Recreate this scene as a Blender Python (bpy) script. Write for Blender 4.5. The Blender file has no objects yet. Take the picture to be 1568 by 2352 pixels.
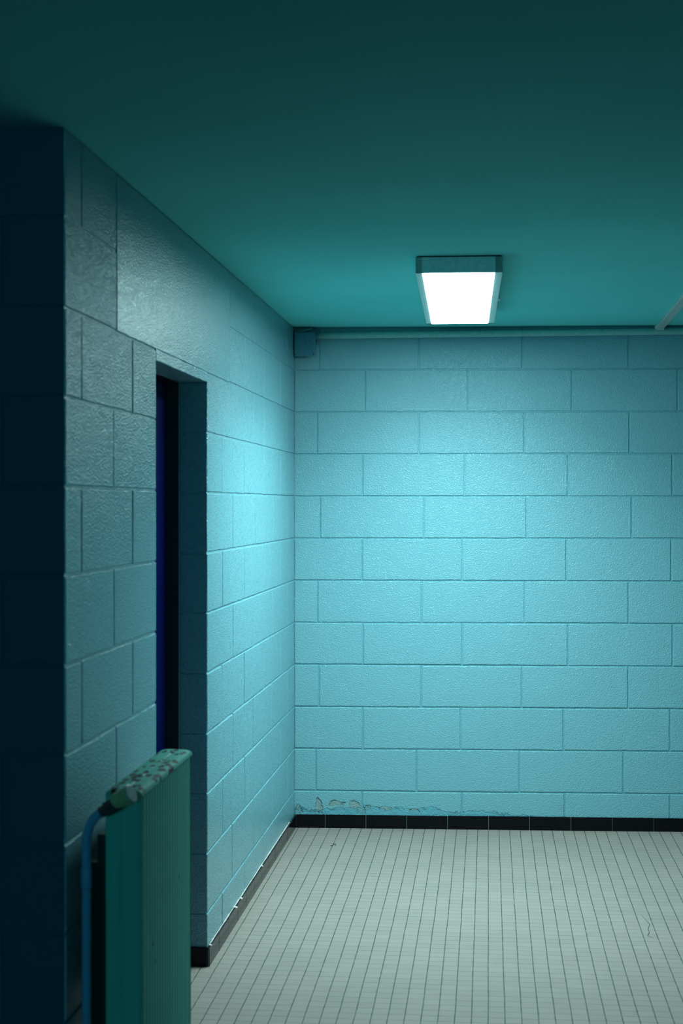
import bpy, bmesh, math, random
from mathutils import Vector, Matrix
random.seed(7)
S = bpy.context.scene
COL = S.collection

# ------------------------------------------------------------------ camera
cam_d = bpy.data.cameras.new('camera')
cam = bpy.data.objects.new('camera', cam_d)
COL.objects.link(cam)
F_PX, YAW, PITCH, ROLL = 3538.4, 0.095233, -0.004488, 0.000173
fw = Vector((-math.sin(YAW) * math.cos(PITCH), math.cos(YAW) * math.cos(PITCH), math.sin(PITCH)))
r0 = Vector((math.cos(YAW), math.sin(YAW), 0))
u0 = r0.cross(fw)
rr = r0 * math.cos(ROLL) + u0 * math.sin(ROLL)
uu = -r0 * math.sin(ROLL) + u0 * math.cos(ROLL)
M = Matrix((rr, uu, -fw)).transposed().to_4x4()
M.translation = Vector((0.91887, -7.27368, 1.53445))
cam.matrix_world = M
cam_d.sensor_fit = 'HORIZONTAL'
cam_d.sensor_width = 24.0
cam_d.lens = F_PX / 1568 * 24.0
cam_d.clip_start = 0.05
cam_d.dof.use_dof = True
cam_d.dof.focus_distance = 6.6
cam_d.dof.aperture_fstop = 4.2
S.camera = cam

# ------------------------------------------------------------------ world, exposure
W = bpy.data.worlds.new('world')
S.world = W
W.use_nodes = True
W.node_tree.nodes['Background'].inputs['Color'].default_value = (0.0, 0.02, 0.035, 1)
W.node_tree.nodes['Background'].inputs['Strength'].default_value = 0.0
S.view_settings.view_transform = 'Standard'
S.view_settings.look = 'None'
S.view_settings.gamma = 1.0
S.view_settings.use_curve_mapping = False
S.view_settings.exposure = 0.0

LAMP_COLOR = (0.66, 0.98, 1.0)
LAMP_STRENGTH = 31.0     # luminous diffuser of the ceiling fitting
BEAM_POWER = 42.0        # downward beam of the fitting (prismatic diffuser)
BEAM_SPREAD = 134.0
FILL_COLOR = (0.12, 0.74, 0.95)
FILL_STRENGTH = 4.2      # added fill glow on the rear wall, lights camera-facing surfaces

# ------------------------------------------------------------------ dimensions
CEIL = 2.377
LW_S = 0.00534           # left wall: x = LW_S * y
BW_S = 0.04355           # back wall: y = BW_S * x
YN = -3.913              # near end of the left wall
Z0 = 2.176               # height of the topmost bed joint
XR = 2.25                # right wall
YR = -10.5               # rear wall
DOOR_Y0, DOOR_Y1, DOOR_Z = -2.993, -2.218, 1.943
WALL_T = 0.095


# ------------------------------------------------------------------ material helpers
def new_mat(name):
    m = bpy.data.materials.new(name)
    m.use_nodes = True
    return m, m.node_tree, m.node_tree.nodes['Principled BSDF']


class G:
    """tiny node graph helper"""
    def __init__(self, nt):
        self.nt = nt

    def n(self, t, **kw):
        nd = self.nt.nodes.new(t)
        for k, v in kw.items():
            setattr(nd, k, v)
        return nd

    def link(self, a, b):
        self.nt.links.new(a, b)

    def put(self, sock, v):
        if isinstance(v, (int, float)):
            sock.default_value = v
        elif isinstance(v, (tuple, list)):
            sock.default_value = v
        else:
            self.link(v, sock)

    def m(self, op, a, b=0.0, c=None):
        nd = self.n('ShaderNodeMath', operation=op)
        self.put(nd.inputs[0], a)
        self.put(nd.inputs[1], b)
        if c is not None:
            self.put(nd.inputs[2], c)
        return nd.outputs[0]

    def ramp(self, v, a, b, x=0.0, y=1.0):
        nd = self.n('ShaderNodeMapRange', interpolation_type='SMOOTHSTEP')
        self.put(nd.inputs[0], v)
        self.put(nd.inputs[1], a)
        self.put(nd.inputs[2], b)
        self.put(nd.inputs[3], x)
        self.put(nd.inputs[4], y)
        return nd.outputs[0]

    def mix(self, f, a, b):
        nd = self.n('ShaderNodeMix', data_type='RGBA')
        self.put(nd.inputs[0], f)
        self.put(nd.inputs[6], a)
        self.put(nd.inputs[7], b)
        return nd.outputs[2]

    def noise(self, vec, scale, detail=3.0, rough=0.5):
        nd = self.n('ShaderNodeTexNoise')
        self.put(nd.inputs['Vector'], vec)
        nd.inputs['Scale'].default_value = scale
        nd.inputs['Detail'].default_value = detail
        nd.inputs['Roughness'].default_value = rough
        return nd.outputs['Fac']

    def voro(self, vec, scale, feature='F1'):
        nd = self.n('ShaderNodeTexVoronoi', feature=feature)
        self.put(nd.inputs['Vector'], vec)
        nd.inputs['Scale'].default_value = scale
        return nd.outputs['Distance']

    def coords(self):
        tc = self.n('ShaderNodeTexCoord')
        sp = self.n('ShaderNodeSeparateXYZ')
        self.link(tc.outputs['Object'], sp.inputs[0])
        return tc.outputs['Object'], sp.outputs[0], sp.outputs[1], sp.outputs[2]

    def bump(self, h, strength, dist, normal=None):
        b = self.n('ShaderNodeBump')
        self.put(b.inputs['Height'], h)
        b.inputs['Strength'].default_value = strength
        b.inputs['Distance'].default_value = dist
        if normal is not None:
            self.link(normal, b.inputs['Normal'])
        return b.outputs[0]


WALL_COL = (0.195, 0.43, 0.49, 1)


def wall_material(name, peeling=False, mottle=False, relief=0.0022, paint=None):
    m, nt, bs = new_mat(name)
    g = G(nt)
    P, x, y, z = g.coords()
    n1 = g.noise(P, 185, 2, 0.5)
    n2 = g.noise(P, 420, 1, 0.5)
    n3 = g.noise(P, 9, 3, 0.5)
    pit = g.ramp(g.voro(P, 34), 0.0, 0.11, 0.0, 1.0)
    pitsel = g.ramp(g.noise(P, 13, 2), 0.52, 0.62, 0.0, 1.0)
    pits = g.m('MULTIPLY', g.m('SUBTRACT', 1.0, pit), pitsel)
    grain = g.ramp(g.voro(P, 175), 0.05, 0.75, 1.0, 0.0)
    h = g.m('ADD', g.m('MULTIPLY', n1, 0.7), g.m('MULTIPLY', n2, 0.35))
    h = g.m('ADD', h, g.m('MULTIPLY', grain, 0.38))
    h = g.m('SUBTRACT', h, g.m('MULTIPLY', pits, 0.7))
    pc = paint or WALL_COL
    col = g.mix(g.ramp(n3, 0.3, 0.75, 0.0, 0.35), pc, tuple(c * 0.94 for c in pc[:3]) + (1,))
    col = g.mix(g.m('MULTIPLY', pits, 0.55), col, (0.02, 0.12, 0.15, 1))
    rough = g.ramp(n1, 0.3, 0.7, 0.27, 0.16)
    if peeling:
        # damp, blistered paint above the skirting and bare patches (positions along the wall in metres)
        e1 = g.noise(P, 22, 4, 0.65)
        e2 = g.noise(P, 5, 2, 0.5)
        lim = g.m('ADD', 0.052, g.m('MULTIPLY', g.m('MULTIPLY', e1, e2), 0.16))
        lim = g.m('SUBTRACT', lim, g.ramp(x, 0.75, 1.5, 0.0, 0.055))
        d = g.m('SUBTRACT', lim, z)
        flake = g.ramp(d, -0.001, 0.001, 0.0, 1.0)
        rim = g.m('MULTIPLY', g.ramp(d, -0.0005, 0.0015, 0.0, 1.0), g.ramp(d, 0.0015, 0.005, 1.0, 0.0))
        bare = None
        for (px, pz, rx, rz) in [(0.112, 0.118, 0.022, 0.026), (0.125, 0.088, 0.012, 0.022),
                                 (0.20, 0.118, 0.045, 0.018), (0.288, 0.110, 0.030, 0.024),
                                 (0.318, 0.088, 0.022, 0.026), (0.345, 0.098, 0.018, 0.013),
                                 (0.02, 0.085, 0.018, 0.03), (0.43, 0.092, 0.03, 0.010),
                                 (0.57, 0.085, 0.03, 0.010)]:
            dx = g.m('DIVIDE', g.m('SUBTRACT', x, px), rx)
            dz = g.m('DIVIDE', g.m('SUBTRACT', z, pz), rz)
            r = g.m('SQRT', g.m('ADD', g.m('MULTIPLY', dx, dx), g.m('MULTIPLY', dz, dz)))
            r = g.m('ADD', r, g.m('MULTIPLY', g.m('SUBTRACT', e1, 0.5), 2.6))
            s = g.ramp(r, 0.75, 0.95, 1.0, 0.0)
            bare = s if bare is None else g.m('MAXIMUM', bare, s)
        brim = g.m('MULTIPLY', g.ramp(bare, 0.05, 0.4, 0.0, 1.0), g.ramp(bare, 0.5, 0.95, 1.0, 0.0))
        col = g.mix(g.m('MULTIPLY', bare, g.ramp(n2, 0.3, 0.6, 0.35, 0.8)), col, (0.26, 0.33, 0.30, 1))
        col = g.mix(g.m('MULTIPLY', flake, 0.45), col, (0.06, 0.34, 0.44, 1))
        col = g.mix(g.m('MULTIPLY', g.m('MAXIMUM', rim, brim), 0.65), col, (0.03, 0.12, 0.12, 1))
        h = g.m('SUBTRACT', h, g.m('MULTIPLY', bare, 2.5))
        h = g.m('SUBTRACT', h, g.m('MULTIPLY', flake, 2.0))
        h = g.m('ADD', h, g.m('MULTIPLY', g.m('MULTIPLY', flake, e1), 3.0))
    if mottle:
        d1 = g.ramp(g.noise(P, 55, 4, 0.7), 0.46, 0.66, 0.0, 0.22)  # random darker mottling
        col = g.mix(d1, col, (0.05, 0.26, 0.33, 1))
    bs.inputs['Roughness'].default_value = 0.33
    g.link(rough, bs.inputs['Roughness'])
    g.link(col, bs.inputs['Base Color'])
    g.link(g.bump(h, 1.0, relief), bs.inputs['Normal'])
    bs.inputs['Specular IOR Level'].default_value = 0.85 if name in ('left_wall_paint', 'lintel_paint') else 0.55
    bs.inputs['Specular Tint'].default_value = (0.75, 1.0, 1.0, 1)
    return m


def simple_mat(name, col, rough=0.5, metal=0.0, bump=0.0, scale=60, spec=0.5):
    m, nt, bs = new_mat(name)
    g = G(nt)
    P, x, y, z = g.coords()
    n = g.noise(P, scale, 4, 0.55)
    c2 = tuple(c * 0.86 for c in col[:3]) + (1,)
    g.link(g.mix(g.ramp(n, 0.35, 0.7, 0, 1), tuple(col[:3]) + (1,), c2), bs.inputs['Base Color'])
    bs.inputs['Roughness'].default_value = rough
    bs.inputs['Metallic'].default_value = metal
    bs.inputs['Specular IOR Level'].default_value = spec
    if bump:
        g.link(g.bump(n, 0.6, bump), bs.inputs['Normal'])
    return m


def ceiling_material():
    m, nt, bs = new_mat('ceiling_plaster')
    g = G(nt)
    P, x, y, z = g.coords()
    n1 = g.noise(P, 1.4, 3, 0.5)
    n2 = g.noise(P, 260, 2, 0.5)
    g.link(g.mix(g.ramp(n1, 0.3, 0.7, 0, 1), (0.17, 0.72, 0.70, 1), (0.15, 0.67, 0.65, 1)), bs.inputs['Base Color'])
    bs.inputs['Roughness'].default_value = 0.95
    bs.inputs['Specular IOR Level'].default_value = 0.05
    h = g.m('ADD', g.m('MULTIPLY', n2, 0.12), g.noise(P, 5, 2, 0.4))
    g.link(g.bump(h, 0.5, 0.004), bs.inputs['Normal'])
    return m


def floor_material():
    m, nt, bs = new_mat('floor_mosaic_tiles')
    g = G(nt)
    P, x, y, z = g.coords()
    T, TY = 0.0499, 0.0504
    wob = g.m('MULTIPLY', g.m('SUBTRACT', g.noise(P, 3.0, 4, 0.65), 0.5), 0.0045)
    xs = g.m('DIVIDE', g.m('ADD', g.m('SUBTRACT', x, 0.0700), wob), T)
    fx = g.m('ABSOLUTE', g.m('SUBTRACT', g.m('FRACT', g.m('ADD', xs, 0.5)), 0.5))      # 0 on a line
    cell = g.m('FLOOR', xs)
    wn = g.n('ShaderNodeTexWhiteNoise', noise_dimensions='1D')
    g.link(cell, wn.inputs['W'])
    off = g.m('MULTIPLY', g.m('SUBTRACT', wn.outputs['Value'], 0.5), 0.13)
    wob2 = g.m('MULTIPLY', g.m('SUBTRACT', g.noise(P, 2.3, 2, 0.5), 0.5), 0.004)
    ys = g.m('ADD', g.m('DIVIDE', g.m('ADD', g.m('ADD', y, 2.192), wob2), TY), off)
    fy = g.m('ABSOLUTE', g.m('SUBTRACT', g.m('FRACT', g.m('ADD', ys, 0.5)), 0.5))
    dn = g.noise(P, 26, 3, 0.6)
    wx = g.ramp(dn, 0.3, 0.75, 0.026, 0.050)
    lx = g.ramp(fx, g.m('MULTIPLY', wx, 0.5), wx, 1.0, 0.0)
    ly = g.ramp(fy, 0.016, 0.045, 1.0, 0.0)
    wn2 = g.n('ShaderNodeTexWhiteNoise', noise_dimensions='2D')
    cb = g.n('ShaderNodeCombineXYZ')
    g.link(cell, cb.inputs[0])
    g.link(g.m('FLOOR', ys), cb.inputs[1])
    g.link(cb.outputs[0], wn2.inputs['Vector'])
    tv = wn2.outputs['Value']
    ly = g.m('MULTIPLY', ly, g.ramp(g.noise(P, 7, 3, 0.7), 0.3, 0.7, 0.35, 0.95))
    tile = g.mix(tv, (0.29, 0.246, 0.215, 1), (0.268, 0.226, 0.196, 1))
    speck = g.noise(P, 420, 2, 0.6)
    tile = g.mix(g.ramp(speck, 0.52, 0.72, 0, 0.35), tile, (0.16, 0.15, 0.135, 1))
    blot = g.ramp(g.noise(P, 3.5, 3, 0.5), 0.4, 0.75, 0, 0.22)
    tile = g.mix(blot, tile, (0.18, 0.18, 0.165, 1))
    col = g.mix(ly, tile, (0.075, 0.085, 0.08, 1))
    col = g.mix(g.m('MULTIPLY', lx, 0.95), col, (0.012, 0.045, 0.04, 1))
    g.link(col, bs.inputs['Base Color'])
    bs.inputs['Roughness'].default_value = 0.62
    bs.inputs['Specular IOR Level'].default_value = 0.3
    h = g.m('SUBTRACT', g.m('MULTIPLY', speck, 0.12), g.m('MAXIMUM', lx, ly))
    g.link(g.bump(h, 0.5, 0.0012), bs.inputs['Normal'])
    return m


def radiator_material(name, top=False):
    m, nt, bs = new_mat(name)
    g = G(nt)
    P, x, y, z = g.coords()
    base = (0.09, 0.40, 0.33, 1) if top else (0.13, 0.56, 0.45, 1)  # same enamel, top toned down against the light falling on it
    st = g.n('ShaderNodeMapping')
    g.link(P, st.inputs['Vector'])
    st.inputs['Scale'].default_value = (260, 260, 2.5)
    streak = g.noise(st.outputs[0], 1.0, 3, 0.6)
    col = g.mix(g.ramp(streak, 0.4, 0.75, 0, 0.45), base, (0.08, 0.30, 0.24, 1))
    sel = g.ramp(g.noise(P, 7, 2, 0.6), 0.55, 0.66, 0.0, 1.0)
    mp = g.n('ShaderNodeMapping')
    g.link(P, mp.inputs['Vector'])
    mp.inputs['Scale'].default_value = (1, 1, 0.45)
    chip = g.ramp(g.voro(mp.outputs[0], 42), 0.10, 0.17, 1.0, 0.0)
    chip = g.m('MULTIPLY', chip, sel)
    if top:
        mt = g.n('ShaderNodeMapping')
        g.link(P, mt.inputs['Vector'])
        mt.inputs['Scale'].default_value = (1, 0.42, 0.2)
        Pt = mt.outputs[0]
        sel2 = g.ramp(g.noise(Pt, 20, 2, 0.5), 0.38, 0.46, 0.0, 1.0)
        d = g.m('ADD', g.voro(Pt, 62), g.m('MULTIPLY', g.m('SUBTRACT', g.noise(Pt, 200, 2), 0.5), 0.4))
        chip = g.m('MULTIPLY', g.ramp(d, 0.42, 0.50, 1.0, 0.0), sel2)
        # worn bare stroke running along the crest
        sx = g.m('ABSOLUTE', g.m('SUBTRACT', g.m('SUBTRACT', x, 0.046), g.m('MULTIPLY', g.m('SUBTRACT', g.noise(P, 9, 2), 0.5), 0.006)))
        scr = g.m('MULTIPLY', g.ramp(sx, 0.0008, 0.0022, 1.0, 0.0), g.ramp(g.noise(P, 14, 2), 0.42, 0.5, 0.0, 1.0))
        col = g.mix(g.m('MULTIPLY', scr, 0.9), col, (0.85, 0.88, 0.85, 1))
    col = g.mix(chip, col, (0.018, 0.014, 0.012, 1))
    g.link(col, bs.inputs['Base Color'])
    bs.inputs['Roughness'].default_value = 0.7
    bs.inputs['Specular IOR Level'].default_value = 0.2
    g.link(g.bump(g.m('SUBTRACT', g.m('MULTIPLY', streak, 0.25), chip), 0.4, 0.0012), bs.inputs['Normal'])
    return m


def emit_mat():
    m, nt, bs = new_mat('diffuser_light')
    bs.inputs['Base Color'].default_value = (0.8, 0.8, 0.8, 1)
    bs.inputs['Emission Color'].default_value = LAMP_COLOR + (1,)
    bs.inputs['Emission Strength'].default_value = LAMP_STRENGTH
    return m


MW_BACK = wall_material('back_wall_paint', peeling=True)
MW = wall_material('block_wall_paint')
MW_LEFT = wall_material('left_wall_paint', mottle=True, relief=0.0030)
MW_LINTEL = wall_material('lintel_paint', relief=0.0016)
MW_NEAR = wall_material('near_wall_shade_paint', relief=0.0010, paint=(0.012, 0.100, 0.155, 1))  # wall paint darkened: the near wall's shade is put into the colour
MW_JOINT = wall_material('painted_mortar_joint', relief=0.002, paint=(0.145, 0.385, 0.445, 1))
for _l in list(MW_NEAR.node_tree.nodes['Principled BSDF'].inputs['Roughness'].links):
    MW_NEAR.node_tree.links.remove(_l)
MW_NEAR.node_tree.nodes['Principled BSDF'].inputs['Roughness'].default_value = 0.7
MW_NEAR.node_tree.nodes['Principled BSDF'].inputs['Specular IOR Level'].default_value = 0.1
MW_DARK = simple_mat('absorbing_wall_paint', (0.03, 0.08, 0.11), 0.5)  # invented dark tone so the unseen walls absorb bounced light
M_CEIL = ceiling_material()
M_FLOOR = floor_material()
M_BLACK = simple_mat('black_glazed_tile', (0.004, 0.004, 0.006), 0.14, spec=0.15)
M_GROUT = simple_mat('tile_grout', (0.22, 0.30, 0.31), 0.8)
M_CAULK = simple_mat('white_caulk', (0.75, 0.66, 0.60), 0.7, bump=0.002)
M_RAD = radiator_material('radiator_enamel')
M_RADTOP = radiator_material('radiator_enamel_top_dimmed', top=True)
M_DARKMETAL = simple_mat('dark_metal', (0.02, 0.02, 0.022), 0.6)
M_UNION = simple_mat('blackened_brass', (0.035, 0.03, 0.025), 0.5)
M_CAP = simple_mat('yellowed_plastic', (0.62, 0.56, 0.28), 0.45)
M_CAPEND = simple_mat('pale_plastic', (0.42, 0.50, 0.44), 0.4)
M_PIPE = simple_mat('painted_pipe', (0.13, 0.38, 0.60), 0.4)
M_CONDUIT = simple_mat('painted_conduit', (0.26, 0.56, 0.54), 0.55)
M_JBOX = simple_mat('painted_box', (0.06, 0.25, 0.33), 0.5)
M_HOUSE = simple_mat('white_lacquered_metal', (0.60, 0.85, 0.82), 0.45)
M_RACE = simple_mat('raceway_plastic', (0.50, 0.60, 0.58), 0.5)
M_DOOR = simple_mat('blue_door_paint', (0.001, 0.004, 0.10), 0.3)
M_FRAME = simple_mat('black_door_frame', (0.008, 0.009, 0.014), 0.4)
M_SCREW = simple_mat('screw_metal', (0.06, 0.06, 0.06), 0.4, 1.0)
M_EMIT = emit_mat()


# ------------------------------------------------------------------ mesh helpers
def link(name, bm, mats, parent=None, smooth=False):
    me = bpy.data.meshes.new(name)
    bmesh.ops.recalc_face_normals(bm, faces=bm.faces[:])
    bm.to_mesh(me)
    bm.free()
    for m in (mats if isinstance(mats, (list, tuple)) else [mats]):
        me.materials.append(m)
    o = bpy.data.objects.new(name, me)
    COL.objects.link(o)
    if parent is not None:
        o.parent = parent
    if smooth:
        for p in me.polygons:
            p.use_smooth = True
    return o


def box(bm, a, b, mi=0, bevel=0.0, seg=2):
    x0, y0, z0 = a
    x1, y1, z1 = b
    r = bmesh.ops.create_cube(bm, size=1.0)
    vs = r['verts']
    for v in vs:
        v.co = Vector(((x0 + x1) / 2 + v.co.x * (x1 - x0), (y0 + y1) / 2 + v.co.y * (y1 - y0), (z0 + z1) / 2 + v.co.z * (z1 - z0)))
    fs = {f for v in vs for f in v.link_faces}
    for f in fs:
        f.material_index = mi
    if bevel:
        es = list({e for v in vs for e in v.link_edges})
        bmesh.ops.bevel(bm, geom=es, offset=bevel, segments=seg, affect='EDGES', profile=0.5)
    return vs


def tube(bm, pts, rad, seg=20, mi=0):
    pts = [Vector(p) for p in pts]
    n = len(pts)
    radii = rad if isinstance(rad, (list, tuple)) else [rad] * n
    rings = []
    t0 = (pts[1] - pts[0]).normalized()
    up = Vector((0, 0, 1)) if abs(t0.z) < 0.9 else Vector((1, 0, 0))
    nrm = (up - t0 * up.dot(t0)).normalized()
    for i, p in enumerate(pts):
        t = (pts[min(i + 1, n - 1)] - pts[max(i - 1, 0)]).normalized()
        nrm = (nrm - t * nrm.dot(t)).normalized()
        bn = t.cross(nrm)
        rings.append([bm.verts.new(p + (nrm * math.cos(2 * math.pi * k / seg) + bn * math.sin(2 * math.pi * k / seg)) * radii[i]) for k in range(seg)])
    for a, b in zip(rings, rings[1:]):
        for k in range(seg):
            f = bm.faces.new((a[k], a[(k + 1) % seg], b[(k + 1) % seg], b[k]))
            f.material_index = mi
    for rg, rev in ((rings[0], True), (rings[-1], False)):
        f = bm.faces.new(list(reversed(rg)) if rev else rg)
        f.material_index = mi


def empty(name, loc, rz=0.0):
    o = bpy.data.objects.new(name, None)
    o.location = loc
    o.rotation_euler = (0, 0, rz)
    o.empty_display_size = 0.1
    COL.objects.link(o)
    return o


def tag(o, label=None, cat=None, group=None, kind=None):
    if label:
        o['label'] = label
    if cat:
        o['category'] = cat
    if group:
        o['group'] = group
    if kind:
        o['kind'] = kind
    return o


def smooth_by_angle(o, deg=40):
    me = o.data
    for p in me.polygons:
        p.use_smooth = True
    me.set_sharp_from_angle(angle=math.radians(deg))


# ------------------------------------------------------------------ block walls
def block_faces(bm, s0, s1, z0, z1, conv, g=0.0036, depth=0.0034, mi=0):
    """one raised block: conv(s, d, z) maps wall coordinates to 3D; d = proud of mortar"""
    if s1 - s0 < 0.02 or z1 - z0 < 0.012:
        return
    pr = depth + random.uniform(-0.0005, 0.0007)
    gs0, gs1, gz0, gz1 = [g * random.uniform(0.8, 1.2) for _ in range(4)]
    a0, a1, b0, b1 = s0 + gs0, s1 - gs1, z0 + gz0, z1 - gz1
    i = 0.0010
    NS = max(2, int((a1 - a0) / 0.045))
    NZ = 4

    def loop(m, d, wob):
        pts = []
        for k in range(NS):
            pts.append((a0 + m + (a1 - a0 - 2 * m) * k / NS, b0 + m))
        for k in range(NZ):
            pts.append((a1 - m, b0 + m + (b1 - b0 - 2 * m) * k / NZ))
        for k in range(NS):
            pts.append((a1 - m - (a1 - a0 - 2 * m) * k / NS, b1 - m))
        for k in range(NZ):
            pts.append((a0 + m, b1 - m - (b1 - b0 - 2 * m) * k / NZ))
        out = []
        for j, (s, z) in enumerate(pts):
            out.append(bm.verts.new(conv(s + wob[j][0], d, z + wob[j][1])))
        return out
    wob = [(random.uniform(-0.0009, 0.0009), random.uniform(-0.0009, 0.0009)) for _ in range(2 * NS + 2 * NZ)]
    base = loop(0, -0.0005, wob)
    mid = loop(i * 0.6, pr * 0.75, wob)
    top = loop(i * 2.0, pr, wob)
    for A, B in ((base, mid), (mid, top)):
        for k in range(len(A)):
            bm.faces.new((A[k], A[(k + 1) % len(A)], B[(k + 1) % len(A)], B[k])).material_index = mi
    bm.faces.new(top).material_index = mi


def rows_fill(bm, smin, smax, rows, conv):
    for (z0, z1, joints) in rows:
        js = [smin] + sorted(j for j in joints if smin + 0.03 < j < smax - 0.03) + [smax]
        for a, b in zip(js, js[1:]):
            block_faces(bm, a, b, z0, z1, conv)


def zrow(k):
    z1 = min(CEIL - 0.001, Z0 - 0.2 * k)
    z0 = max(0.0, Z0 - 0.2 * (k + 1))
    return z0, z1


D = 0.0034
L = 0.4855
# back wall -----------------------------------------------------
back_j = {-1: [0.117, 0.59, 1.076, 1.573], 0: [0.335, 0.82, 1.307, 1.8], 1: [0.107, 0.59, 1.084, 1.577],
          2: [0.322, 0.804, 1.289, 1.776], 3: [0.122, 0.613, 1.095, 1.588], 4: [0.32, 0.794, 1.283, 1.772],
          5: [0.109, 0.603, 1.087, 1.574], 6: [0.325, 0.794, 1.291, 1.779], 7: [0.116, 0.601, 1.075, 1.572],
          8: [0.325, 0.786, 1.271, 1.767], 9: [0.101, 0.579, 1.063, 1.55], 10: [0.321, 0.793, 1.276, 1.767]}


def conv_back(s, d, z):
    return Vector((s, BW_S * s + D - d, z))


bm = bmesh.new()
rows = []
for k, js in back_j.items():
    z0, z1 = zrow(k)
    rows.append((z0, z1, js + [js[-1] + L * i for i in range(1, 5)]))
rows_fill(bm, -0.004, XR, rows, conv_back)
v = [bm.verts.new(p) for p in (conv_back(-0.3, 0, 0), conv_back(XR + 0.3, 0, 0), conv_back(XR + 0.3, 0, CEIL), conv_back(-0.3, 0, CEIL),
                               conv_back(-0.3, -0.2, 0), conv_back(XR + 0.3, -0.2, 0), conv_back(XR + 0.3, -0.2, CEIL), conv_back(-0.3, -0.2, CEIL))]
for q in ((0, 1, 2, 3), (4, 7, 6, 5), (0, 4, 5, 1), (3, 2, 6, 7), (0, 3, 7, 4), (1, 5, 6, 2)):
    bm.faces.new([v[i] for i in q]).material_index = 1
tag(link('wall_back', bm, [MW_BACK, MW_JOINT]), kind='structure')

# left wall -----------------------------------------------------
left_j = {-1: [-3.773, -1.231, -0.719, -0.279], 0: [-1.454, -0.96, -0.479],
          1: [-3.773, -3.271, -1.717, -1.24, -0.956, -0.279], 2: [-3.475, -1.941, -1.464, -0.96, -0.479],
          3: [-3.773, -3.271, -1.717, -1.2, -0.7, -0.25], 4: [-3.471, -1.932, -1.464, -0.956, -0.479],
          5: [-3.773, -3.271, -1.717, -1.22, -0.72, -0.25], 6: [-3.449, -1.941, -1.464, -0.956, -0.479],
          7: [-3.762, -3.271, -1.717, -1.253, -0.75, -0.25], 8: [-3.46, -1.932, -1.454, -0.96, -0.48],
          9: [-3.77, -3.27, -1.736, -1.242, -0.74, -0.25], 10: [-3.46, -1.941, -1.464, -0.97, -0.492]}


def conv_left(s, d, z):
    return Vector((LW_S * s - D + d, s, z))


LINT0, LINT1, LINTZ = -3.444, -1.782, 1.976
bm = bmesh.new()
for k, js in left_j.items():
    z0, z1 = zrow(k)
    if k <= 0:
        rows_fill(bm, YN, LINT0, [(z0, z1, js)], conv_left)
        rows_fill(bm, LINT1, 0.0, [(z0, z1, js)], conv_left)
    elif k == 1:
        rows_fill(bm, YN, DOOR_Y0 + 0.004, [(z0, z1, js)], conv_left)
        rows_fill(bm, DOOR_Y1 - 0.004, 0.0, [(z0, z1, js)], conv_left)
    else:
        rows_fill(bm, YN, DOOR_Y0 + 0.004, [(z0, z1, js)], conv_left)
        rows_fill(bm, DOOR_Y1 - 0.004, 0.0, [(z0, z1, js)], conv_left)
# smooth cast lintel over the doorway (drops to the door head between the jambs)
block_faces(bm, LINT0, LINT1, LINTZ - 0.004, CEIL, conv_left, mi=1)
block_faces(bm, DOOR_Y0 - 0.006, DOOR_Y1 + 0.006, DOOR_Z - 0.004, LINTZ + 0.004, conv_left, g=0.004, mi=1)


def slab(bm, s0, s1, z0, z1, t, conv):
    v = [bm.verts.new(conv(s, d, z)) for d in (0, -t) for (s, z) in ((s0, z0), (s1, z0), (s1, z1), (s0, z1))]
    for q in ((0, 1, 2, 3), (7, 6, 5, 4), (0, 4, 5, 1), (1, 5, 6, 2), (2, 6, 7, 3), (3, 7, 4, 0)):
        bm.faces.new([v[i] for i in q])


T = WALL_T
slab(bm, YN + 0.0040, DOOR_Y0, 0, CEIL, T, conv_left)
slab(bm, DOOR_Y1, 0.05, 0, CEIL, T, conv_left)
slab(bm, DOOR_Y0, DOOR_Y1, DOOR_Z, CEIL, T, conv_left)
# blocks of the far reveal (faces the camera): bed joints carry round the corner


def conv_reveal(s, d, z):
    return Vector((s + LW_S * DOOR_Y1, DOOR_Y1 - d, z))


for k in range(1, 11):
    z0, z1 = zrow(k)
    z1 = min(z1, DOOR_Z)
    block_faces(bm, -T + 0.001, 0.003, z0, z1, conv_reveal, depth=0.0022)
tag(link('wall_left', bm, [MW_LEFT, MW_LINTEL]), kind='structure')

# near wall: returns to the left from the near end of the left wall ------------
YF = YN


def conv_near(s, d, z):
    return Vector((s, YF + D - d, z))


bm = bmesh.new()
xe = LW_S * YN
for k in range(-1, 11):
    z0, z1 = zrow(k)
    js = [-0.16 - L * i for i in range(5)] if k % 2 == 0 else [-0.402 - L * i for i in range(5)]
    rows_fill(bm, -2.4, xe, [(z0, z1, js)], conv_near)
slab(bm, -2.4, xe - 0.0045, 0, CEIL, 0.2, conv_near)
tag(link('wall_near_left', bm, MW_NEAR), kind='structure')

# walls outside the frame that close the room ---------------------------------


def plain_wall(name, smin, smax, conv, par=0):
    bm = bmesh.new()
    for k in range(-1, 11):
        z0, z1 = zrow(k)
        js = [smin + (0.12 if (k + par) % 2 else 0.36) + L * i for i in range(int((smax - smin) / L) + 1)]
        rows_fill(bm, smin, smax, [(z0, z1, js)], conv)
    slab(bm, smin, smax, 0, CEIL, 0.15, conv)
    tag(link(name, bm, MW_DARK), kind='structure')


plain_wall('wall_right', YR, BW_S * XR, lambda s, d, z: Vector((XR + D - d, s, z)))
plain_wall('wall_far_left', YR, YF, lambda s, d, z: Vector((-2.4 - D + d, s, z)))
plain_wall('wall_rear', -2.4, XR, lambda s, d, z: Vector((s, YR - D + d, z)))

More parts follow.
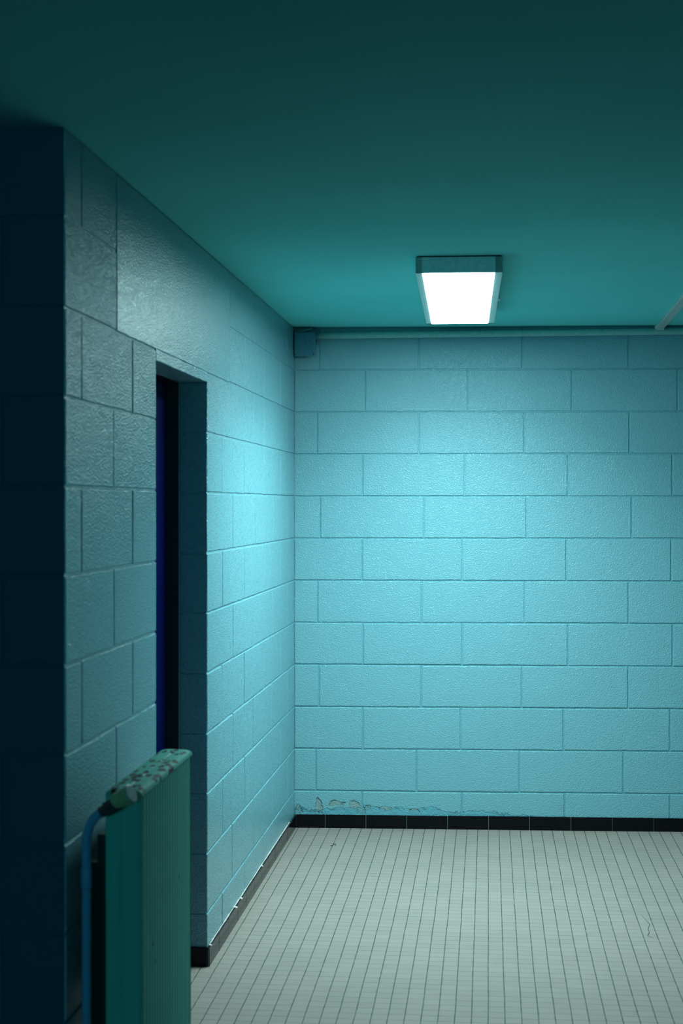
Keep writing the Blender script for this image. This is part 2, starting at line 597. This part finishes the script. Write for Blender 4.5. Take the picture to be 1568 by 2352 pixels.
# floor and ceiling ------------------------------------------------------------
bm = bmesh.new()
box(bm, (-2.6, -3.30, -0.1), (XR + 0.2, 0.4, 0.0))
fl = tag(link('floor', bm, M_FLOOR), kind='structure')
bm = bmesh.new()
tube(bm, [(1.486, -1.421, 0.0), (1.496, -1.481, 0.0002), (1.506, -1.564, 0.0003), (1.494, -1.623, 0.0003), (1.494, -1.669, 0.0003),
          (1.483, -1.715, 0.0002), (1.499, -1.736, 0.0)], [0.0003, 0.0007, 0.001, 0.001, 0.0012, 0.0011, 0.0005], 6)
link('hairline_crack', bm, M_DARKMETAL, parent=fl)
bm = bmesh.new()
box(bm, (-2.6, YR - 0.2, -0.1), (XR + 0.2, -3.30, 0.0))
tag(link('floor_absorber', bm, simple_mat('light_absorbing_floor', (0.02, 0.03, 0.035), 0.6)), kind='structure')  # invented dark floor out of view, keeps bounced light off the ceiling
bm = bmesh.new()
box(bm, (-2.6, YR - 0.2, CEIL), (XR + 0.2, 0.4, CEIL + 0.12))
tag(link('ceiling', bm, M_CEIL), kind='structure')


# skirting of glazed black tiles -------------------------------------------------
def skirting(name, runs, mats=(M_BLACK, M_GROUT)):
    """runs: list of (conv, s0, s1, first_joint); conv(s, d, z), d = proud of the wall"""
    bm = bmesh.new()
    for conv, s0, s1, j0 in runs:
        js = []
        j = j0
        while j > s0:
            j -= 0.193
        while j < s1:
            if j > s0 + 0.01 and j < s1 - 0.01:
                js.append(j)
            j += 0.193
        js = [s0] + js + [s1]
        v = [bm.verts.new(conv(s, d, z)) for d in (0.0045, 0.0068) for (s, z) in ((s0, 0), (s1, 0), (s1, 0.061), (s0, 0.061))]
        for q in ((4, 5, 6, 7), (0, 4, 7, 3), (1, 2, 6, 5), (3, 7, 6, 2)):
            f = bm.faces.new([v[i] for i in q])
            f.material_index = 1
        for a, b in zip(js, js[1:]):
            a += 0.0007
            b -= 0.0007
            tb = bmesh.new()
            zt = 0.0635 + random.uniform(-0.0007, 0.0007)
            box(tb, (a, 0.0, 0.0), (b, 0.0090 + random.uniform(-0.0003, 0.0003), zt), bevel=0.0016, seg=2)
            vm = {vv: bm.verts.new(conv(vv.co.x, vv.co.y, vv.co.z)) for vv in tb.verts}
            for f in tb.faces:
                bm.faces.new([vm[vv] for vv in f.verts]).material_index = 0
            tb.free()
    o = link(name, bm, list(mats))
    tag(o, kind='structure')
    return o


skirting('baseboard_back', [(lambda s, d, z: Vector((s, BW_S * s - d, z)), 0.009, XR - 0.01, 0.147)])
bb_left = skirting('baseboard_left', [(lambda s, d, z: Vector((LW_S * s + d, s, z)), DOOR_Y1 - 0.009, -0.0, -1.86),
                                      (lambda s, d, z: Vector((s + LW_S * DOOR_Y1, DOOR_Y1 - d, z)), -T, 0.0, -0.3),
                                      (lambda s, d, z: Vector((LW_S * s + d, s, z)), YN, DOOR_Y0, -3.6)])
skirting('baseboard_near', [(lambda s, d, z: Vector((s, YF - d, z)), -2.39, xe + 0.009, -0.15)])
skirting('baseboard_right', [(lambda s, d, z: Vector((XR - d, s, z)), YR + 0.02, BW_S * XR - 0.01, -0.2)])

# bead of white caulk on the left skirting, with two blobs ------------------------
bm = bmesh.new()
n = 60
pts, rad = [], []
for i in range(n):
    y = -2.2 + 2.0 * i / (n - 1)
    pts.append((LW_S * y + 0.0025, y, 0.0652 + random.uniform(-0.0006, 0.0006)))
    rad.append(0.0017 + random.uniform(-0.0006, 0.0007))
tube(bm, pts, rad, 8)
for (y, r) in ((-1.72, 0.0075), (-1.59, 0.0068), (-1.07, 0.004), (-2.205, 0.005)):
    res = bmesh.ops.create_icosphere(bm, subdivisions=2, radius=r)
    for vv in res['verts']:
        k = 1 + random.uniform(-0.25, 0.25)
        vv.co = Vector((LW_S * y + 0.008 + vv.co.x * k * 1.2, y + vv.co.y * k, 0.0655 + vv.co.z * k * 0.7))
o = link('caulk_bead', bm, M_CAULK, parent=bb_left, smooth=True)
o['label'] = 'ragged white caulk bead with two blobs'

# ------------------------------------------------------------------ doorway
bm = bmesh.new()
xw = LW_S * -2.6
fx1 = xw - T
box(bm, (fx1 - 0.10, DOOR_Y1 - 0.001, 0.0), (fx1, DOOR_Y1 + 0.06, DOOR_Z + 0.06))
box(bm, (fx1 - 0.10, DOOR_Y0 - 0.06, 0.0), (fx1, DOOR_Y0 + 0.001, DOOR_Z + 0.06))
box(bm, (fx1 - 0.10, DOOR_Y0, DOOR_Z - 0.001), (fx1, DOOR_Y1, DOOR_Z + 0.06))
fr = link('door_frame', bm, M_FRAME)
door = empty('door_1', (0, 0, 0))
tag(door, kind='structure')
fr.parent = door
bm = bmesh.new()
box(bm, (fx1 - 0.078, DOOR_Y0 + 0.002, 0.006), (fx1 - 0.038, DOOR_Y1 - 0.003, DOOR_Z - 0.004), bevel=0.002)
leaf = link('door_leaf', bm, M_DOOR, parent=door)
leaf['label'] = 'blue painted door leaf'

# ------------------------------------------------------------------ ceiling light
lamp = empty('ceiling_light', (0.8185, -2.054, CEIL), 0.0155)
tag(lamp, 'long white rectangular ceiling light glowing on the ceiling before the back wall', 'ceiling light')
WL, LL, HZ = 0.1465, 1.470, 0.058
bm = bmesh.new()
zb, zt = -HZ, -0.004
lx0, lx1, ly0, ly1 = -0.1235, 0.1200, 0.006, 1.452
# housing: outer walls and a bottom lip around the diffuser opening
box(bm, (-WL, 0.0, zb), (WL, 0.006, zt), bevel=0.0015)
box(bm, (-WL, LL - 0.018, zb), (WL, LL, zt), bevel=0.0015)
box(bm, (-WL, 0.0, zb), (lx0, LL, zt), bevel=0.0015)
box(bm, (lx1, 0.0, zb), (WL, LL, zt), bevel=0.0015)
box(bm, (-WL + 0.001, 0.001, -0.012), (WL - 0.001, LL - 0.001, zt))
link('housing', bm, M_HOUSE, parent=lamp)
bm = bmesh.new()
box(bm, (-WL + 0.006, 0.006, -0.006), (WL - 0.006, LL - 0.006, 0.0))  # black filler stands for the shade in the gap above the housing
link('gap_shade_plate', bm, M_DARKMETAL, parent=lamp)
bm = bmesh.new()
box(bm, (lx0 + 0.001, ly0 + 0.001, zb - 0.0015), (lx1 - 0.001, ly1 - 0.001, zb + 0.012), bevel=0.002)
df = link('diffuser', bm, M_EMIT, parent=lamp)
df['label'] = 'glowing white diffuser panel'
bm = bmesh.new()
box(bm, (WL, 0.86, -0.034), (WL + 0.012, 0.92, -0.012), bevel=0.002)
link('side_clip', bm, M_HOUSE, parent=lamp)
# the lamp's directed light, leaving through the diffuser
ld = bpy.data.lights.new('ceiling_light_beam', 'AREA')
ld.shape = 'RECTANGLE'
ld.size = lx1 - lx0
ld.size_y = ly1 - ly0
ld.color = LAMP_COLOR
ld.energy = BEAM_POWER
ld.spread = math.radians(BEAM_SPREAD)
lo = bpy.data.objects.new('ceiling_light_beam', ld)
COL.objects.link(lo)
lo.parent = lamp
lo.location = ((lx0 + lx1) / 2, (ly0 + ly1) / 2, zb - 0.004)

# ------------------------------------------------------------------ junction box
jb = empty('junction_box', (0.054, BW_S * 0.054, 2.292))
tag(jb, 'square painted junction box in the top corner of the back wall', 'junction box')
bm = bmesh.new()
box(bm, (-0.044, -0.048, -0.048), (0.047, 0.002, 0.052), bevel=0.006, seg=3)
link('box_body', bm, M_JBOX, parent=jb)
bm = bmesh.new()
box(bm, (-0.0495, -0.062, -0.056), (0.0525, -0.046, 0.058), bevel=0.0065, seg=3)
lid = link('box_lid', bm, M_JBOX, parent=jb)
for sx in (-0.044, 0.043):
    bm = bmesh.new()
    tube(bm, [(sx, -0.0632, -0.047), (sx, -0.0600, -0.047)], 0.0030, 12)
    link('lid_screw', bm, M_SCREW, parent=lid)
bm = bmesh.new()
tube(bm, [(0.044, -0.022, 0.043), (0.062, -0.022, 0.043)], 0.0185, 24)
link('cable_gland', bm, M_JBOX, parent=jb, smooth=False)
bm = bmesh.new()
tube(bm, [(0.044, -0.022, 0.012), (0.056, -0.022, 0.012)], 0.009, 16)
link('cable_gland', bm, M_JBOX, parent=jb)
bm = bmesh.new()
tube(bm, [(-0.050, -0.020, 0.060), (-0.02, -0.022, 0.066), (0.005, -0.022, 0.072), (0.03, -0.014, 0.078)], 0.006, 12)
link('cable_stub', bm, M_CONDUIT, parent=jb, smooth=True)

# ------------------------------------------------------------------ conduit along the back wall
cd = empty('wall_conduit', (0.112, BW_S * 0.112 - 0.020, 2.3365))
tag(cd, 'painted round conduit running along the top of the back wall', 'conduit')


def cpt(x):
    return (x - 0.112, BW_S * (x - 0.112), 0.0068 * (x - 0.112))


bm = bmesh.new()
xs = [0.112 + i * 0.15 for i in range(21)]
tube(bm, [cpt(x) for x in xs], 0.0155, 24)
link('pipe', bm, M_CONDUIT, parent=cd, smooth=True)
for x in (0.487, 0.970, 1.470, 1.96, 2.45, 2.94):
    bm = bmesh.new()
    p = Vector(cpt(x))
    tube(bm, [p - Vector((0.003, 0, 0)), p + Vector((0.003, 0, 0))], 0.0162, 24)
    box(bm, (p.x - 0.003, p.y + 0.008, p.z - 0.012), (p.x + 0.003, p.y + 0.0205, p.z + 0.012))
    link('clip', bm, M_CONDUIT, parent=cd)

# ------------------------------------------------------------------ raceway on the ceiling
rw = empty('ceiling_raceway', (1.718, 0.045, CEIL))
tag(rw, 'thin straight cable raceway on the ceiling at the right edge of the photo', 'raceway')
bm = bmesh.new()


def rpt(w, y, z):
    return Vector((w + 0.0116 * (y - 0.0), y, z))


v = [bm.verts.new(rpt(w, y, z)) for y in (0.0, -8.5) for (w, z) in ((-0.021, 0), (-0.021, -0.010), (-0.018, -0.014), (0.018, -0.014), (0.021, -0.010), (0.021, 0))]
for k in range(6):
    bm.faces.new((v[k], v[(k + 1) % 6], v[6 + (k + 1) % 6], v[6 + k]))
bm.faces.new(v[:6])
bm.faces.new(v[6:])
link('cover', bm, M_RACE, parent=rw)
bm = bmesh.new()
box(bm, (-0.026, -0.02, -0.024), (0.016, 0.025, 0.0), bevel=0.004)
link('end_cap', bm, M_RACE, parent=rw)

# ------------------------------------------------------------------ radiator
RX, RY, RW_, RL, RTOP = 0.054, -3.85, 0.085, 0.585, 0.889
rad = empty('radiator', (RX, RY, 0.0))
tag(rad, 'cream panel radiator with rust spotted top beside the doorway', 'radiator')
# body: outline in plan extruded vertically; room side carries fine vertical ribs
bm = bmesh.new()
out = []
out += [(0.0, 0.004), (0.002, 0.001), (0.004, 0.0), (0.036, 0.0), (0.0372, 0.002), (0.0385, 0.002), (0.040, -0.0015), (0.070, -0.0010)]
for i in range(1, 8):
    a = i / 8 * math.pi / 2
    out.append((0.070 + 0.015 * math.sin(a), 0.014 - 0.015 * math.cos(a)))
nr = 19
for i in range(nr * 8 + 1):
    t = i / (nr * 8)
    yy = 0.016 + t * (RL - 0.032)
    out.append((0.085 + 0.0030 * (0.5 - 0.5 * math.cos(2 * math.pi * nr * t)) - 0.0030, yy))
for i in range(1, 8):
    a = i / 8 * math.pi / 2
    out.append((0.070 + 0.015 * math.cos(a), RL - 0.015 + 0.015 * math.sin(a)))
out += [(0.0, RL)]
zs = [0.13, 0.14, RTOP - 0.014]
rings = []
for z in zs:
    rings.append([bm.verts.new((x, y, z)) for x, y in out])
for A, B in zip(rings, rings[1:]):
    for k in range(len(out)):
        bm.faces.new((A[k], A[(k + 1) % len(out)], B[(k + 1) % len(out)], B[k]))
bm.faces.new(rings[0])
bm.faces.new(rings[-1])
o = link('panel', bm, M_RAD, parent=rad)
smooth_by_angle(o, 50)
# crowned top cover
bm = bmesh.new()
prof = []
W2 = RW_ + 0.001
for i in range(13):
    a = math.pi * i / 12
    prof.append((W2 / 2 - W2 / 2 * math.copysign(abs(math.cos(a)) ** 0.55, math.cos(a)), -0.0145 + 0.0165 * abs(math.sin(a)) ** 0.6))
ys = [-0.001, 0.002, 0.008] + [0.008 + (RL - 0.016) * i / 12 for i in range(1, 12)] + [RL - 0.008, RL - 0.002, RL]
rings = []
for y in ys:
    e = min(y + 0.001, RL - y)
    k = 1.0 if e > 0.0085 else (0.80 + 0.2 * (e / 0.009) ** 0.5)
    rings.append([bm.verts.new((W2 / 2 + (x - W2 / 2) * 1.0, y, RTOP - 0.0145 + (z + 0.0145) * k)) for x, z in prof])
for A, B in zip(rings, rings[1:]):
    for j in range(len(prof) - 1):
        bm.faces.new((A[j], A[j + 1], B[j + 1], B[j]))
bm.faces.new(rings[0])
bm.faces.new(rings[-1])
o = link('top_cover', bm, M_RADTOP, parent=rad)
o['label'] = 'cream top cover with dark rust spots'
smooth_by_angle(o, 50)
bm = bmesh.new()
box(bm, (-0.030, 0.05, 0.16), (0.0, RL - 0.04, 0.776))  # added dark block in place of the shadow behind the radiator
link('rear_shade_block', bm, M_DARKMETAL, parent=rad)
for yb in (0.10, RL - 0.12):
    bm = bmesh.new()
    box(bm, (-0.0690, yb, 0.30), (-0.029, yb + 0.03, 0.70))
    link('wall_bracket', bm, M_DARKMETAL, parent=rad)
# valve in front of the near end
valve = empty('valve', (0, 0, 0))
valve.parent = rad


def R3(X, Z, dy=0.0):
    return Vector((X - RX, dy, Z))


bm = bmesh.new()
tube(bm, [R3(0.050, 0.842, -0.028), R3(0.062, 0.849, -0.028), R3(0.0621, 0.849, -0.028), R3(0.094, 0.867, -0.030)], [0.0125, 0.0125, 0.0165, 0.0165], 6)
tube(bm, [R3(0.088, 0.862, -0.030), R3(0.088, 0.862, 0.004)], 0.011, 16)
o = link('valve_body', bm, M_UNION, parent=valve)
bm = bmesh.new()
A, B = R3(0.082, 0.868, -0.034), R3(0.124, 0.890, -0.046)
dv = (B - A)
seq = [(0.0, 0.012), (0.04, 0.0155), (0.12, 0.018), (0.9, 0.0205), (0.97, 0.0195)]
tube(bm, [A + dv * t for t, r in seq], [r for t, r in seq], 12)
o = link('valve_cap', bm, M_CAP, parent=valve)
o['label'] = 'yellowed plastic valve cap'
bm = bmesh.new()
seq = [(0.93, 0.0212), (1.02, 0.0212), (1.05, 0.019)]
tube(bm, [A + dv * t for t, r in seq], [r for t, r in seq], 24)
o = link('cap_rim', bm, M_CAPEND, parent=valve)

# ------------------------------------------------------------------ heating pipe
bm = bmesh.new()
path = [(0.016, -3.872, 0.0), (0.016, -3.872, 0.40), (0.016, -3.872, 0.62), (0.0162, -3.872, 0.745)]
C0 = Vector((0.016, -3.872, 0.77))
b1, b2, b3 = Vector((0.016, -3.872, 0.765)), Vector((0.0165, -3.875, 0.822)), Vector((0.0525, -3.878, 0.8430))
for i in range(1, 13):
    t = i / 12
    path.append(tuple(b1 * (1 - t) ** 2 + b2 * 2 * t * (1 - t) + b3 * t * t))
tube(bm, path, 0.0108, 20)
hp = link('heating_pipe', bm, M_PIPE, smooth=True)
tag(hp, 'blue painted copper pipe rising left of the radiator and bending into its valve', 'pipe')
bm = bmesh.new()
tube(bm, [(0.016, -3.872, 0.668), (0.016, -3.872, 0.672), (0.016, -3.872, 0.712), (0.016, -3.872, 0.716)], [0.0108, 0.0125, 0.0125, 0.0108], 20)
link('coupling', bm, M_PIPE, parent=hp, smooth=True)

# ------------------------------------------------------------------ floor debris
bm = bmesh.new()
pts = []
for i in range(14):
    a = i / 13 * 4.2 - 0.6
    pts.append((0.226 + 0.007 * math.cos(a) * (1 - i / 40), -0.367 + 0.020 * math.sin(a), 0.0022))
pts += [(0.218, -0.386, 0.002), (0.211, -0.382, 0.0018)]
tube(bm, pts, 0.0014, 6)
o = link('curled_fibre', bm, M_DARKMETAL, smooth=True)
tag(o, 'tiny dark curled fibre lying on the floor tiles near the back wall', 'debris')


# ------------------------------------------------------------------ added glowing fill panel on the rear wall, behind the camera
fill_panel = empty('added_fill_panel', (0.1, YR + 0.012, 0.0))
tag(fill_panel, kind='structure')
bm = bmesh.new()
for (a, b) in (((-1.85, 1.45), (-1.78, 2.30)), ((1.78, 1.45), (1.85, 2.30)), ((-1.85, 1.40), (1.85, 1.47)), ((-1.85, 2.26), (1.85, 2.33)), ((-0.03, 1.45), (0.03, 2.30))):
    box(bm, (a[0], 0.0, a[1]), (b[0], 0.05, b[1]))
link('fill_panel_frame', bm, M_HOUSE, parent=fill_panel)
m3, nt3, bs3 = new_mat('fill_emitter')
bs3.inputs['Base Color'].default_value = (0.02, 0.04, 0.06, 1)
bs3.inputs['Roughness'].default_value = 0.1
bs3.inputs['Emission Color'].default_value = FILL_COLOR + (1,)
bs3.inputs['Emission Strength'].default_value = FILL_STRENGTH
bm = bmesh.new()
box(bm, (-1.79, 0.01, 1.46), (1.79, 0.02, 2.27))
link('fill_pane', bm, m3, parent=fill_panel)
